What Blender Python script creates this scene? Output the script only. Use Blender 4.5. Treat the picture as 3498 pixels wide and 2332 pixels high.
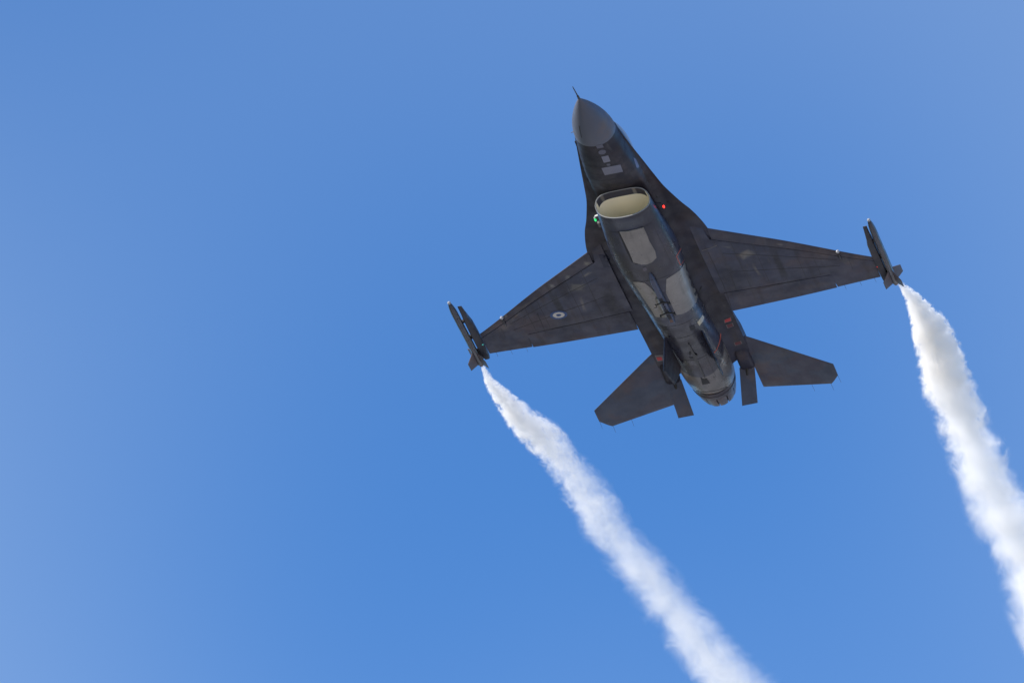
import bpy, bmesh, math, random
from mathutils import Vector, Matrix, noise
from mathutils.bvhtree import BVHTree
from mathutils.geometry import delaunay_2d_cdt

for o in list(bpy.data.objects):
    bpy.data.objects.remove(o)
S = bpy.context.scene
COL = S.collection
rnd = random.Random(7)

# ---------------------------------------------------------------- camera, sky, sun
PW, PH, FPX = 3498.0, 2332.0, 30000.0          # photograph size and focal length in its pixels
CAM_EL = math.radians(25)
CAM_POS = Vector((0, 0, 1.7))
cam = bpy.data.objects.new('camera', bpy.data.cameras.new('camera'))
COL.objects.link(cam)
cam.location = CAM_POS
cam.rotation_euler = (math.pi / 2 + CAM_EL, 0, 0)
cam.data.sensor_width = 36.0
cam.data.lens = FPX / PW * 36.0
cam.data.clip_start = 0.1
cam.data.clip_end = 40000
S.camera = cam

SUN_AZ, SUN_EL = math.radians(243), math.radians(28)     # compass from +Y, clockwise: behind the camera, to its left
sun_dir = Vector((math.sin(SUN_AZ) * math.cos(SUN_EL), math.cos(SUN_AZ) * math.cos(SUN_EL), math.sin(SUN_EL)))
sl = bpy.data.lights.new('sun', 'SUN')
sl.energy = 5.0
sl.angle = math.radians(0.53)
sl.color = (1.0, 0.93, 0.83)
so = bpy.data.objects.new('sun', sl)
COL.objects.link(so)
so.rotation_euler = sun_dir.to_track_quat('Z', 'Y').to_euler()
so.location = (0, 0, 300)

w = bpy.data.worlds.new('World')
S.world = w
w.use_nodes = True
nt = w.node_tree
nt.nodes.clear()
N = nt.nodes.new
L = nt.links.new
out = N('ShaderNodeOutputWorld')
bg = N('ShaderNodeBackground')
sky = N('ShaderNodeTexSky')
sky.sky_type = 'NISHITA'
sky.sun_disc = False
sky.sun_elevation = SUN_EL
sky.sun_rotation = SUN_AZ
sky.altitude = 300
sky.air_density = 1.0
sky.dust_density = 0.2
sky.ozone_density = 2.5
# clear blue with an added pale veil, its noise seed picked to lighten frame edges
tc = N('ShaderNodeTexCoord')
vn = N('ShaderNodeTexNoise')
vn.noise_dimensions = '4D'
vn.inputs['W'].default_value = 3.4
vn.inputs['Scale'].default_value = 8.0
vn.inputs['Detail'].default_value = 1.0
vn.inputs['Roughness'].default_value = 0.4
L(tc.outputs['Generated'], vn.inputs['Vector'])
vr = N('ShaderNodeMapRange')
vr.inputs['From Min'].default_value = 0.21
vr.inputs["From Max"].default_value = 0.62
vr.inputs['To Min'].default_value = 0.0
vr.inputs['To Max'].default_value = 0.22
L(vn.outputs['Fac'], vr.inputs['Value'])
tint = N('ShaderNodeMix')
tint.data_type = 'RGBA'
tint.blend_type = 'MULTIPLY'
tint.inputs['Factor'].default_value = 1.0
tint.inputs['B'].default_value = (0.36, 0.8, 1.27, 1)
L(sky.outputs['Color'], tint.inputs['A'])
veil = N('ShaderNodeMix')
veil.data_type = 'RGBA'
veil.inputs['B'].default_value = (5.2, 6.3, 7.4, 1)
L(vr.outputs['Result'], veil.inputs['Factor'])
L(tint.outputs['Result'], veil.inputs['A'])
L(veil.outputs['Result'], bg.inputs['Color'])
bg.inputs['Strength'].default_value = 0.114
L(bg.outputs['Background'], out.inputs['Surface'])

S.view_settings.view_transform = 'Standard'
S.view_settings.look = 'None'
S.view_settings.exposure = 0.4
S.view_settings.gamma = 1.0
S.render.engine = 'CYCLES'
S.render.resolution_x, S.render.resolution_y = 1024, 682
S.cycles.volume_bounces = 12
S.cycles.max_bounces = 16
S.cycles.volume_max_steps = 1024

# ---------------------------------------------------------------- pose of the aircraft (jet axes: x aft, y starboard, z up)
RJ = Matrix(((0.2375648566558909, -0.9675710057302245, -0.08584455575205795),
             (0.46025806803554165, 0.18994765656448206, -0.8672268437807102),
             (0.8554095216270723, 0.16651197144909352, 0.49045724958846276)))
TJ = Vector((1.4656170455509099, -5.269246562186023, 190.3995031327545))
ce, se = math.cos(CAM_EL), math.sin(CAM_EL)
MC = Matrix(((1, 0, 0), (0, se, ce), (0, -ce, se)))       # camera (x right, y down, z forward) to world
JET = (MC @ RJ).to_4x4()
JET.translation = MC @ TJ + CAM_POS
EYE = -(RJ.transposed() @ TJ)                            # camera in jet axes

def ray(u, v):
    return (RJ.transposed() @ Vector(((u - PW / 2) / FPX, (v - PH / 2) / FPX, 1))).normalized()
def on(px, ax, val):
    q = ray(*px)
    return EYE + q * ((val - EYE[ax]) / q[ax])
def crop(x0, y0, x1, wd):
    s = (x1 - x0) / wd
    return lambda a, b: (x0 + a * s, y0 + b * s)
c1 = crop(1900, 280, 2500, 1568); c2 = crop(1950, 600, 2450, 1960); c3 = crop(2000, 800, 2600, 2091)
c4 = crop(2150, 1100, 2900, 2352); c5 = crop(1500, 850, 2250, 2352); c6 = crop(2350, 720, 3150, 2352)
c7 = crop(2860, 720, 3160, 1568); c8 = crop(1500, 1000, 1760, 1359); c9 = crop(1950, 1150, 2500, 2352)
c10 = crop(2350, 1000, 2650, 1882)

# ---------------------------------------------------------------- helpers
def cubic(tab):
    """smooth monotone-ish interpolation through (x, value) pairs"""
    xs = [t[0] for t in tab]; ys = [t[1] for t in tab]
    n = len(xs)
    d = [(ys[i + 1] - ys[i]) / (xs[i + 1] - xs[i]) for i in range(n - 1)]
    m = [d[0]] + [0 if d[i - 1] * d[i] <= 0 else 2 * d[i - 1] * d[i] / (d[i - 1] + d[i]) for i in range(1, n - 1)] + [d[-1]]
    def f(x):
        if x <= xs[0]: return ys[0]
        if x >= xs[-1]: return ys[-1]
        i = 0
        while x > xs[i + 1]: i += 1
        h = xs[i + 1] - xs[i]; t = (x - xs[i]) / h
        return ((2 * t**3 - 3 * t**2 + 1) * ys[i] + (t**3 - 2 * t**2 + t) * h * m[i] + (-2 * t**3 + 3 * t**2) * ys[i + 1] + (t**3 - t**2) * h * m[i + 1])
    return f
def smooth(a, b, x):
    t = max(0, min(1, (x - a) / (b - a)))
    return t * t * (3 - 2 * t)

def link(name, verts, faces, material, parent=None, shade=True, sharp=35):
    me = bpy.data.meshes.new(name)
    me.from_pydata([tuple(v) for v in verts], [], faces)
    me.update()
    bm = bmesh.new(); bm.from_mesh(me)
    bmesh.ops.recalc_face_normals(bm, faces=bm.faces)
    if shade:
        lim = math.radians(sharp)
        for f in bm.faces: f.smooth = True
        for e in bm.edges:
            if len(e.link_faces) == 2 and e.calc_face_angle(0) > lim: e.smooth = False
    bm.to_mesh(me); bm.free()
    if material: me.materials.append(material)
    o = bpy.data.objects.new(name, me)
    COL.objects.link(o)
    o.parent = parent
    return o
def loft(rings, cap0=True, cap1=True, closed=True):
    n = len(rings[0]); V = [p for r in rings for p in r]; F = []
    for i in range(len(rings) - 1):
        for j in range(n if closed else n - 1):
            k = (j + 1) % n
            F.append((i * n + j, i * n + k, (i + 1) * n + k, (i + 1) * n + j))
    if cap0: F.append(tuple(reversed(range(n))))
    if cap1: F.append(tuple(range((len(rings) - 1) * n, len(rings) * n)))
    return V, F
class MB:
    def __init__(s): s.v = []; s.f = []
    def add(s, V, F):
        b = len(s.v); s.v += list(V); s.f += [tuple(i + b for i in f) for f in F]; return s
    def prism(s, poly, off):
        """solid from a planar outline (3D points) extruded by the vector off"""
        off = Vector(off); n = len(poly); P = [Vector(p) for p in poly]
        V = [p - off / 2 for p in P] + [p + off / 2 for p in P]
        return s.add(V, [tuple(range(n)), tuple(range(2 * n - 1, n - 1, -1))] + [(i, (i + 1) % n, n + (i + 1) % n, n + i) for i in range(n)])
    def box(s, a, b):
        x0, y0, z0 = a; x1, y1, z1 = b
        return s.prism([(x0, y0, (z0 + z1) / 2), (x1, y0, (z0 + z1) / 2), (x1, y1, (z0 + z1) / 2), (x0, y1, (z0 + z1) / 2)], (0, 0, z1 - z0))
    def tube(s, pts, rad, n=10):
        pts = [Vector(p) for p in pts]; rings = []
        for i, p in enumerate(pts):
            d = (pts[min(i + 1, len(pts) - 1)] - pts[max(i - 1, 0)]).normalized()
            a = d.orthogonal().normalized(); b = d.cross(a)
            r = rad[i] if isinstance(rad, (list, tuple)) else rad
            rings.append([p + (a * math.cos(t) + b * math.sin(t)) * r for t in (2 * math.pi * k / n for k in range(n))])
        return s.add(*loft(rings))
    def ball(s, c, r, n=12, sc=(1, 1, 1)):
        c = Vector(c); rings = []
        for i in range(1, n):
            ph = math.pi * i / n
            rings.append([c + Vector((math.cos(ph) * r * sc[0], math.sin(ph) * math.cos(t) * r * sc[1], math.sin(ph) * math.sin(t) * r * sc[2])) for t in (2 * math.pi * k / 14 for k in range(14))])
        return s.add(*loft(rings))
    def build(s, name, material, parent=None, **k): return link(name, s.v, s.f, material, parent, **k)

def tag(o, label, cat, group=None, kind=None):
    o['label'] = label; o['category'] = cat
    if group: o['group'] = group
    if kind: o['kind'] = kind
    return o

# ---------------------------------------------------------------- materials
def nodes(name):
    m = bpy.data.materials.new(name); m.use_nodes = True
    t = m.node_tree; t.nodes.clear()
    return m, t, t.nodes.new, t.links.new
def math_n(t, op, a, b=None, c=None, clamp=False):
    n = t.nodes.new('ShaderNodeMath'); n.operation = op; n.use_clamp = clamp
    for i, x in enumerate((a, b, c)):
        if x is None: continue
        if isinstance(x, (int, float)): n.inputs[i].default_value = x
        else: t.links.new(x, n.inputs[i])
    return n.outputs[0]
def maprange(t, v, a, b, c=0.0, d=1.0, kind='SMOOTHSTEP'):
    n = t.nodes.new('ShaderNodeMapRange'); n.interpolation_type = kind
    t.links.new(v, n.inputs['Value'])
    for k, x in zip(('From Min', 'From Max', 'To Min', 'To Max'), (a, b, c, d)): n.inputs[k].default_value = x
    return n.outputs['Result']
def mixc(t, f, a, b, mode='MIX'):
    n = t.nodes.new('ShaderNodeMix'); n.data_type = 'RGBA'; n.blend_type = mode
    if isinstance(f, (int, float)): n.inputs['Factor'].default_value = f
    else: t.links.new(f, n.inputs['Factor'])
    for k, x in (('A', a), ('B', b)):
        if isinstance(x, tuple): n.inputs[k].default_value = (*x, 1) if len(x) == 3 else x
        else: t.links.new(x, n.inputs[k])
    return n.outputs['Result']
def noise_n(t, vec, scale, detail=4, rough=0.55, off=0.0, stretch=None, dist=0.0):
    if stretch or off:
        m = t.nodes.new('ShaderNodeMapping')
        m.inputs['Scale'].default_value = stretch or (1, 1, 1)
        m.inputs['Location'].default_value = (off, off * 1.7, off * 0.6)
        t.links.new(vec, m.inputs['Vector']); vec = m.outputs[0]
    n = t.nodes.new('ShaderNodeTexNoise')
    n.inputs['Scale'].default_value = scale; n.inputs['Detail'].default_value = detail
    n.inputs['Roughness'].default_value = rough; n.inputs['Distortion'].default_value = dist
    t.links.new(vec, n.inputs['Vector'])
    return n.outputs['Fac']

ALB = 0.93
COOL = (0.88, 0.96, 1.36)  # blue airlight in front of the jet, put into the paint colours
def paint(name, base, second=None, dirt=0.45, rough=0.5, camo=1.1, blots=(), metal=0.0, streak=True, extra=None, spec=0.22, cool=True):
    """weathered matt aircraft paint; blots: (x, y, half length, half width, angle, colour, softness, strength) stains and some painted shade, in jet axes"""
    m, t, Nn, Ll = nodes(name)
    o = Nn('ShaderNodeOutputMaterial'); b = Nn('ShaderNodeBsdfPrincipled')
    co = Nn('ShaderNodeTexCoord').outputs['Object']
    tone = tuple(ALB * q_ for q_ in COOL) if cool else (1, 1, 1)
    base = tuple(a_ * q_ for a_, q_ in zip(base, tone))
    if second: second = tuple(a_ * q_ for a_, q_ in zip(second, tone))
    col = base
    if second:
        col = mixc(t, maprange(t, noise_n(t, co, camo, 2, 0.5, 4.0), 0.44, 0.56), base, second)
    else:
        col = mixc(t, 0.0, base, base)
    sep = Nn('ShaderNodeSeparateXYZ'); Ll(co, sep.inputs[0])
    if extra: col = extra(t, co, sep, col)
    for (bx, by, rx, ry, an, bc, soft, st) in blots:
        bc = tuple(k_ * (0.95 if max(bc) > 0.1 else 0.6) for k_ in bc)
        mp = Nn('ShaderNodeMapping'); mp.vector_type = 'TEXTURE'
        mp.inputs['Location'].default_value = (bx, by, 0)
        mp.inputs['Rotation'].default_value = (0, 0, math.radians(an))
        mp.inputs['Scale'].default_value = (rx, ry, 1e3)
        Ll(co, mp.inputs['Vector'])
        s2 = Nn('ShaderNodeSeparateXYZ'); Ll(mp.outputs[0], s2.inputs[0])
        e = math_n(t, 'MAXIMUM', math_n(t, 'ABSOLUTE', s2.outputs[0]), math_n(t, 'ABSOLUTE', s2.outputs[1]))
        nz = noise_n(t, co, 9.0, 3, 0.6, bx)
        e = math_n(t, 'ADD', e, math_n(t, 'MULTIPLY', math_n(t, 'SUBTRACT', nz, 0.5), soft))
        f = math_n(t, 'MULTIPLY', maprange(t, e, 1.0, 1.0 - soft), st)
        col = mixc(t, f, col, bc)
    col = mixc(t, math_n(t, 'MULTIPLY', maprange(t, noise_n(t, co, 0.75, 5, 0.62, 41), 0.5, 0.62), 0.8 if cool else 0.0), col, mixc(t, 1.0, col, (1.35, 1.02, 0.80), 'MULTIPLY'))
    # broad tone changes, grime, airflow streaks, fine speckle
    col = mixc(t, math_n(t, 'MULTIPLY', maprange(t, noise_n(t, co, 0.9, 4, 0.6, 11), 0.35, 0.7), dirt), col, (0.022, 0.021, 0.031))
    if streak:
        col = mixc(t, math_n(t, 'MULTIPLY', maprange(t, noise_n(t, co, 6.0, 4, 0.6, 3, (0.12, 1.0, 1.0)), 0.5, 0.75), dirt * 0.8), col, (0.027, 0.020, 0.017))
        col = mixc(t, math_n(t, 'MULTIPLY', maprange(t, noise_n(t, co, 5.0, 5, 0.65, 23, (0.3, 1.0, 1.0)), 0.58, 0.78), dirt * 0.55), col, (0.125, 0.12, 0.115))
    col = mixc(t, math_n(t, 'MULTIPLY', maprange(t, noise_n(t, co, 26, 3, 0.6, 7), 0.5, 0.8), dirt * 0.3), col, (0.019, 0.019, 0.028))
    Ll(col, b.inputs['Base Color'])
    r = maprange(t, noise_n(t, co, 3.0, 4, 0.6, 31), 0.3, 0.7, rough - 0.1, rough + 0.12)
    Ll(r, b.inputs['Roughness'])
    b.inputs['Metallic'].default_value = metal
    b.inputs['Specular IOR Level'].default_value = spec
    bp = Nn('ShaderNodeBump'); bp.inputs['Strength'].default_value = 0.05; bp.inputs['Distance'].default_value = 0.03
    Ll(noise_n(t, co, 2.2, 3, 0.5, 17), bp.inputs['Height']); Ll(bp.outputs[0], b.inputs['Normal'])
    Ll(b.outputs[0], o.inputs['Surface'])
    return m
def plain(name, col, rough=0.5, metal=0.0, emit=None, es=1.0, trans=0.0, spec=0.5):
    m, t, Nn, Ll = nodes(name)
    o = Nn('ShaderNodeOutputMaterial'); b = Nn('ShaderNodeBsdfPrincipled')
    co = Nn('ShaderNodeTexCoord').outputs['Object']
    k = maprange(t, noise_n(t, co, 14, 4, 0.6), 0.3, 0.7)
    Ll(mixc(t, k, tuple(c * 0.86 for c in col), tuple(min(1, c * 1.1) for c in col)), b.inputs['Base Color'])
    b.inputs['Roughness'].default_value = rough; b.inputs['Metallic'].default_value = metal
    b.inputs['Transmission Weight'].default_value = trans
    b.inputs['Specular IOR Level'].default_value = spec
    if emit:
        b.inputs['Emission Color'].default_value = (*emit, 1); b.inputs['Emission Strength'].default_value = es
    Ll(b.outputs[0], o.inputs['Surface'])
    return m

DK = (0.085, 0.085, 0.095); MD = (0.125, 0.125, 0.135); BR = (0.10, 0.085, 0.078)
belly_blots = [(10.35, 0.0, 0.95, 0.40, 0, (0.030, 0.024, 0.028), 0.9, 0.75), (6.4, 0.05, 0.5, 0.42, 0, (0.032, 0.028, 0.034), 0.8, 0.7), (5.3, -0.45, 0.9, 0.14, 0, (0.13, 0.11, 0.11), 1.2, 0.35),  # first blot: shade between the ventral fins painted into the skin
               (9.2, -0.25, 0.4, 0.3, 0, (0.09, 0.07, 0.06), 1.2, 0.4), (4.3, 0.0, 0.22, 0.6, 0, (0.10, 0.115, 0.13), 0.9, 0.45), (12.6, 0.1, 0.35, 0.10, 12, (0.05, 0.045, 0.05), 1.4, 0.6), (12.3, -0.35, 0.4, 0.07, -8, (0.06, 0.05, 0.05), 1.4, 0.5)]
body_blots = [(2.15, 0.12, 0.45, 0.32, 0, (0.022, 0.024, 0.032), 0.7, 0.75), (2.7, -0.34, 0.7, 0.10, -4, (0.15, 0.115, 0.115), 1.3, 0.5), (3.3, -0.55, 0.5, 0.12, -6, (0.12, 0.09, 0.09), 1.3, 0.5), (3.35, 0.1, 0.3, 0.4, 0, (0.035, 0.03, 0.036), 1.0, 0.6),
              (7.2, 0.95, 0.35, 0.22, 0, (0.022, 0.024, 0.034), 1.0, 0.7), (9.3, -0.9, 1.2, 0.2, 0, (0.085, 0.065, 0.052), 1.2, 0.6), (7.6, -1.0, 0.8, 0.12, 0, (0.09, 0.08, 0.065), 1.3, 0.5), (11.6, -0.9, 0.7, 0.16, 0, (0.085, 0.06, 0.05), 1.1, 0.6), (11.2, 0.9, 0.8, 0.14, 0, (0.075, 0.06, 0.05), 1.1, 0.5), (12.4, -0.85, 0.25, 0.2, 0, (0.13, 0.085, 0.06), 1.2, 0.5)]
M_body = paint('grey_fuselage_paint', (0.036, 0.034, 0.040), (0.027, 0.022, 0.023), dirt=0.55, rough=0.5, camo=0.55, blots=body_blots)
def aft_skin(t, co, sep, col):
    e = math_n(t, 'SUBTRACT', sep.outputs[0], math_n(t, 'MULTIPLY', math_n(t, 'ADD', sep.outputs[2], 0.6), -0.9))
    return mixc(t, maprange(t, e, 11.98, 12.04), col, (0.165, 0.148, 0.138))
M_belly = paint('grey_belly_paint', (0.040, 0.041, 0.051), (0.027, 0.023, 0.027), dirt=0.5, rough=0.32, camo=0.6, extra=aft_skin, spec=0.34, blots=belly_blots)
M_rad = paint('radome_grey', (0.122, 0.120, 0.110), dirt=0.10, rough=0.42, streak=False)
wing_blots = []
for s in (1, -1):
    wing_blots += [(7.95, 1.95 * s, 0.20, 0.22, 20 * s, (0.20, 0.19, 0.17), 0.7, 0.8),
                   (8.75, 2.02 * s, 0.42, 0.05, 4 * s, (0.19, 0.17, 0.15), 0.9, 0.6),
                   (8.7, 2.55 * s, 0.85, 0.11, 0, (0.035, 0.036, 0.042), 0.7, 0.75),
                   (8.9, 1.38 * s, 1.15, 0.26, 0, (0.035, 0.035, 0.042), 0.9, 0.75 if s > 0 else 0.4),  # trunk's shade painted into the wing root, stronger to starboard
                   (9.62, 2.4 * s, 0.05, 1.3, 0, (0.04, 0.04, 0.045), 0.9, 0.7),
                   (9.25, 3.95 * s, 0.22, 0.12, 30 * s, (0.16, 0.15, 0.14), 0.9, 0.5)]
for s in (1, -1):
    k_ = 1.0 if s > 0 else 0.45
    wing_blots += [(8.02, 2.75 * s, 1.75, 0.035, 53.5 * s, (0.24, 0.21, 0.17), 1.7, 0.8 * k_), (8.08, 2.75 * s, 1.75, 0.03, 53.5 * s, (0.03, 0.03, 0.034), 1.5, 0.8),
                   (7.45, 1.62 * s, 0.16, 0.06, 53 * s, (0.27, 0.25, 0.21), 1.3, 0.8 * k_), (8.75, 3.55 * s, 0.5, 0.07, 40 * s, (0.25, 0.22, 0.18), 1.8, 0.7 * k_)]
flap_blots = [(7.0, 1.5, .12, .10, 20, (.26, .24, .2), 1.2, .7), (7.45, 2.05, .11, .08, 10, (.25, .25, .24), 1.0, .7), (7.72, 2.48, .10, .09, 0, (.25, .25, .24), 1.0, .8), (8.35, 3.2, .5, .06, 53, (.26, .22, .17), 1.8, .7), (8.75, 3.8, .1, .05, 0, (.25, .24, .22), 1.0, .6),
              (7.9, -2.75, .12, .05, -40, (.25, .23, .2), 1.0, .6)]
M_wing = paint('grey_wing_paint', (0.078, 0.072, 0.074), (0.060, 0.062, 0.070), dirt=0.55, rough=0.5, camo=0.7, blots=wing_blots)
M_flap = paint('brown_grey_flap_paint', (0.098, 0.082, 0.072), (0.072, 0.066, 0.066), dirt=0.5, rough=0.5, camo=2.0, blots=flap_blots)
M_tail = paint('stabilator_grey', (0.080, 0.074, 0.074), (0.070, 0.080, 0.085), dirt=0.25, rough=0.5, camo=1.1)
M_brake = paint('air_brake_grey', (0.125, 0.125, 0.122), dirt=0.3, rough=0.5)
M_light = paint('light_grey_panel', (0.235, 0.21, 0.19), dirt=0.42, rough=0.34, cool=False, spec=0.5)
M_lip = paint('intake_lip_grey', (0.33, 0.33, 0.33), dirt=0.2, rough=0.4, streak=False, cool=False)
M_duct = paint('cream_duct_paint', (0.90, 0.83, 0.66), dirt=0.03, rough=0.5, streak=False, cool=False)
M_splitter = paint('splitter_dark_grey', (0.06, 0.063, 0.068), dirt=0.3, rough=0.45, blots=[(3.9, -0.30, 0.3, 0.06, 0, (0.26, 0.28, 0.28), 0.8, 0.8), (3.9, 0.43, 0.3, 0.05, 0, (0.26, 0.28, 0.28), 0.9, 0.7)])
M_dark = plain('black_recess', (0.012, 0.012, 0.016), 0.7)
M_darkm = plain('dark_bare_metal', (0.05, 0.045, 0.042), 0.45, 0.6)
M_miss = paint('missile_dark_grey', (0.020, 0.020, 0.024), dirt=0.3, rough=0.3, streak=False, spec=0.6)
M_rail = paint('rail_grey', (0.036, 0.036, 0.036), (0.044, 0.044, 0.040), dirt=0.4, rough=0.45, camo=2.5)
M_fin = paint('pale_fin_grey', (0.125, 0.115, 0.105), dirt=0.25, rough=0.5)
M_dome = plain('seeker_dome_grey', (0.34, 0.34, 0.36), 0.10, spec=0.8)
M_noz = paint('nozzle_metal', (0.10, 0.08, 0.066), (0.07, 0.056, 0.05), dirt=0.45, rough=0.42, metal=0.35)
M_petal = paint('nozzle_petal_metal', (0.115, 0.095, 0.085), dirt=0.4, rough=0.4, metal=0.4)
M_red = plain('red_marking', (0.42, 0.025, 0.03), 0.6)
M_dred = plain('dark_red_marking', (0.10, 0.012, 0.02), 0.6)
M_orange = plain('orange_red_line', (0.42, 0.08, 0.05), 0.6)
M_frame = plain('pale_marking_frame', (0.12, 0.11, 0.11), 0.6)
M_blue = plain('roundel_blue', (0.014, 0.055, 0.18), 0.55)
M_white = plain('roundel_white', (0.50, 0.47, 0.43), 0.55)
M_gold_glint = plain('painted_gold_glint', (0.46, 0.38, 0.26), 0.35)
M_redl = plain('red_lamp', (0.6, 0.03, 0.02), 0.2, emit=(1.0, 0.03, 0.015), es=1.7)
M_grnl = plain('green_lamp', (0.05, 0.5, 0.15), 0.2, emit=(0.02, 0.9, 0.22), es=0.7)
M_brk = plain('lamp_bracket_white', (0.7, 0.7, 0.68), 0.4)
M_glass = plain('canopy_smoked_glass', (0.06, 0.08, 0.10), 0.05, spec=0.8)
M_line = plain('panel_gap_dark', (0.022, 0.022, 0.026), 0.7)

# ---------------------------------------------------------------- ground (far below, out of view; it throws its light up on the belly)
m, t, Nn, Ll = nodes('dry_airfield_ground')
o = Nn('ShaderNodeOutputMaterial'); b = Nn('ShaderNodeBsdfPrincipled'); co = Nn('ShaderNodeTexCoord').outputs['Object']
gc = mixc(t, maprange(t, noise_n(t, co, 0.01, 6, 0.6), 0.4, 0.6), (0.15, 0.14, 0.085), (0.10, 0.105, 0.06))
gc = mixc(t, maprange(t, noise_n(t, co, 0.6, 5, 0.6, 3), 0.35, 0.65, 0.0, 0.4), gc, (0.20, 0.175, 0.12))
Ll(gc, b.inputs['Base Color']); b.inputs['Roughness'].default_value = 0.95
Ll(b.outputs[0], o.inputs['Surface'])
gv = [(0, 0, 0)]; gf = []
for k, r in enumerate((200, 1500, 6000, 20000)):
    gv += [(math.cos(a) * r, math.sin(a) * r, 0) for a in (2 * math.pi * i / 64 for i in range(64))]
for i in range(64):
    gf.append((0, 1 + i, 1 + (i + 1) % 64))
    for k in range(3):
        p, q = 1 + k * 64 + i, 1 + k * 64 + (i + 1) % 64
        gf.append((p, p + 64, q + 64, q))
g = link('ground', gv, gf, m, shade=False)
g['kind'] = 'structure'

m, t, Nn, Ll = nodes('pale_bounce_surface')
o = Nn('ShaderNodeOutputMaterial'); b = Nn('ShaderNodeBsdfPrincipled'); co = Nn('ShaderNodeTexCoord').outputs['Object']
gc = mixc(t, maprange(t, noise_n(t, co, 0.05, 6, 0.6), 0.4, 0.6), (0.50, 0.48, 0.46), (0.42, 0.40, 0.385))
Ll(gc, b.inputs['Base Color']); b.inputs['Roughness'].default_value = 0.9
Ll(b.outputs[0], o.inputs['Surface'])
ap_ = link('bounce_sheet', [(-25, -600, .004), (520, -600, .004), (520, 700, .004), (-25, 700, .004)], [(0, 1, 2, 3)], m, shade=False)  # pale sheet added out of view to bounce light onto the belly
ap_['kind'] = 'structure'
# ---------------------------------------------------------------- the jet
jet = bpy.data.objects.new('fighter_jet', None)
COL.objects.link(jet)
jet.matrix_world = JET
jet.empty_display_size = 2
tag(jet, 'dark grey single-engine fighter jet seen from below, air brakes open, roundel under one wing', 'fighter jet')
surf = []                                                # (verts, faces) of skins that markings are laid on
def skin(mb_or_obj):
    me = mb_or_obj.data
    surf.append(([v.co.copy() for v in me.vertices], [tuple(p.vertices) for p in me.polygons]))

# upper fuselage with the strakes
Ys = cubic([(1.45, .462), (1.9, .53), (2.4, .60), (3.0, .685), (3.73, .785), (4.3, .87), (4.8, .985), (5.2, 1.09), (5.6, 1.215), (6.0, 1.305), (6.4, 1.37), (6.8, 1.405), (7.3, 1.36), (9.8, 1.12), (10.3, 1.09), (12.62, 1.07)])
Wb = cubic([(1.45, .462), (2.2, .535), (3.0, .585), (3.9, .60), (5, .62), (12.62, .62)])
Zb = cubic([(1.45, -.40), (2.0, -.425), (2.6, -.41), (3.2, -.345), (3.9, -.20), (4.6, -.13), (5.5, -.12), (12.62, -.12)])
Zt = cubic([(1.45, .37), (2.2, .47), (3, .62), (5, .86), (6.5, .85), (9, .74), (11, .66), (12.62, .60)])
Ed = cubic([(1.45, .20), (1.8, .06), (2.3, .02), (9.8, .02), (10.3, .05), (11.0, .16), (11.6, .26), (12.62, .26)])
NH = 26
def fus_ring(x):
    ys, wb, zb, zt, ed = Ys(x), min(Wb(x), Ys(x)), Zb(x), Zt(x), Ed(x)
    k = smooth(1.45, 2.3, x)
    low, up = [], []
    for i in range(NH + 1):
        y = ys * math.sin(math.pi / 2 * i / NH)
        n = max(0.0, 1 - (min(y / wb, 1)) ** (2.0 + 0.5 * k))
        body = zb * n ** 0.5
        # fillet between body and strake
        fil = -0.06 * k * math.exp(-((y - wb) / 0.10) ** 2) * smooth(ys, ys - 0.12, y)
        low.append((y, min(body + fil, 0.0)))
        nt_ = max(0.0, 1 - (min(y / wb, 1)) ** 2.2) ** 0.5
        e = max(0.0, 1 - (y / ys) ** 6) ** 0.5
        zz = max(zt * nt_, ed * (0.25 + 0.75 * e) + 0.05 * k * (1 - (y / ys) ** 2))
        up.append((y, zz))
    up[-1] = (ys, max(ed, 0.004) if x > 9.9 else ed * 0.5 * (1 if k < 1 else 1))
    r = [(x, y, z) for y, z in low] + [(x, y, z) for y, z in reversed(up)]
    r += [(x, -y, z) for y, z in up[1:-0 or None]][0:NH - 0][:NH] if False else []
    left = [(x, -y, z) for y, z in up[1:]] + [(x, -y, z) for y, z in reversed(low[1:])]
    return r + left
xs = [1.45 + (12.62 - 1.45) * i / 130 for i in range(131)]
fus = link('fuselage', *loft([fus_ring(x) for x in xs]), M_body, jet, sharp=40)
skin(fus)

# radome
rings = []
for i in range(41):
    u = (i / 40) ** 1.3
    x = -0.10 + 1.55 * u
    r = (1 - (1 - u) ** 1.72) ** 0.95
    zc = -0.05 + 0.05 * u
    rings.append([(x, 0.462 * r * math.cos(a) + 0, zc + (0.385 * r if math.sin(a) > 0 else 0.40 * r) * math.sin(a)) if r > 0 else (x, 0.004 * math.cos(a), zc + 0.004 * math.sin(a)) for a in (2 * math.pi * k / 48 for k in range(48))])
rad = link('radome', *loft(rings), M_rad, jet)
skin(rad)
pb = MB().tube([(-0.08, 0, -0.05), (-0.22, 0, -0.062), (-0.24, 0, -0.063), (-0.66, 0, -0.10), (-0.70, 0, -0.103)], [.028, .022, .014, .010, .004])
pb.build('pitot_probe', M_darkm, rad)

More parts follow.
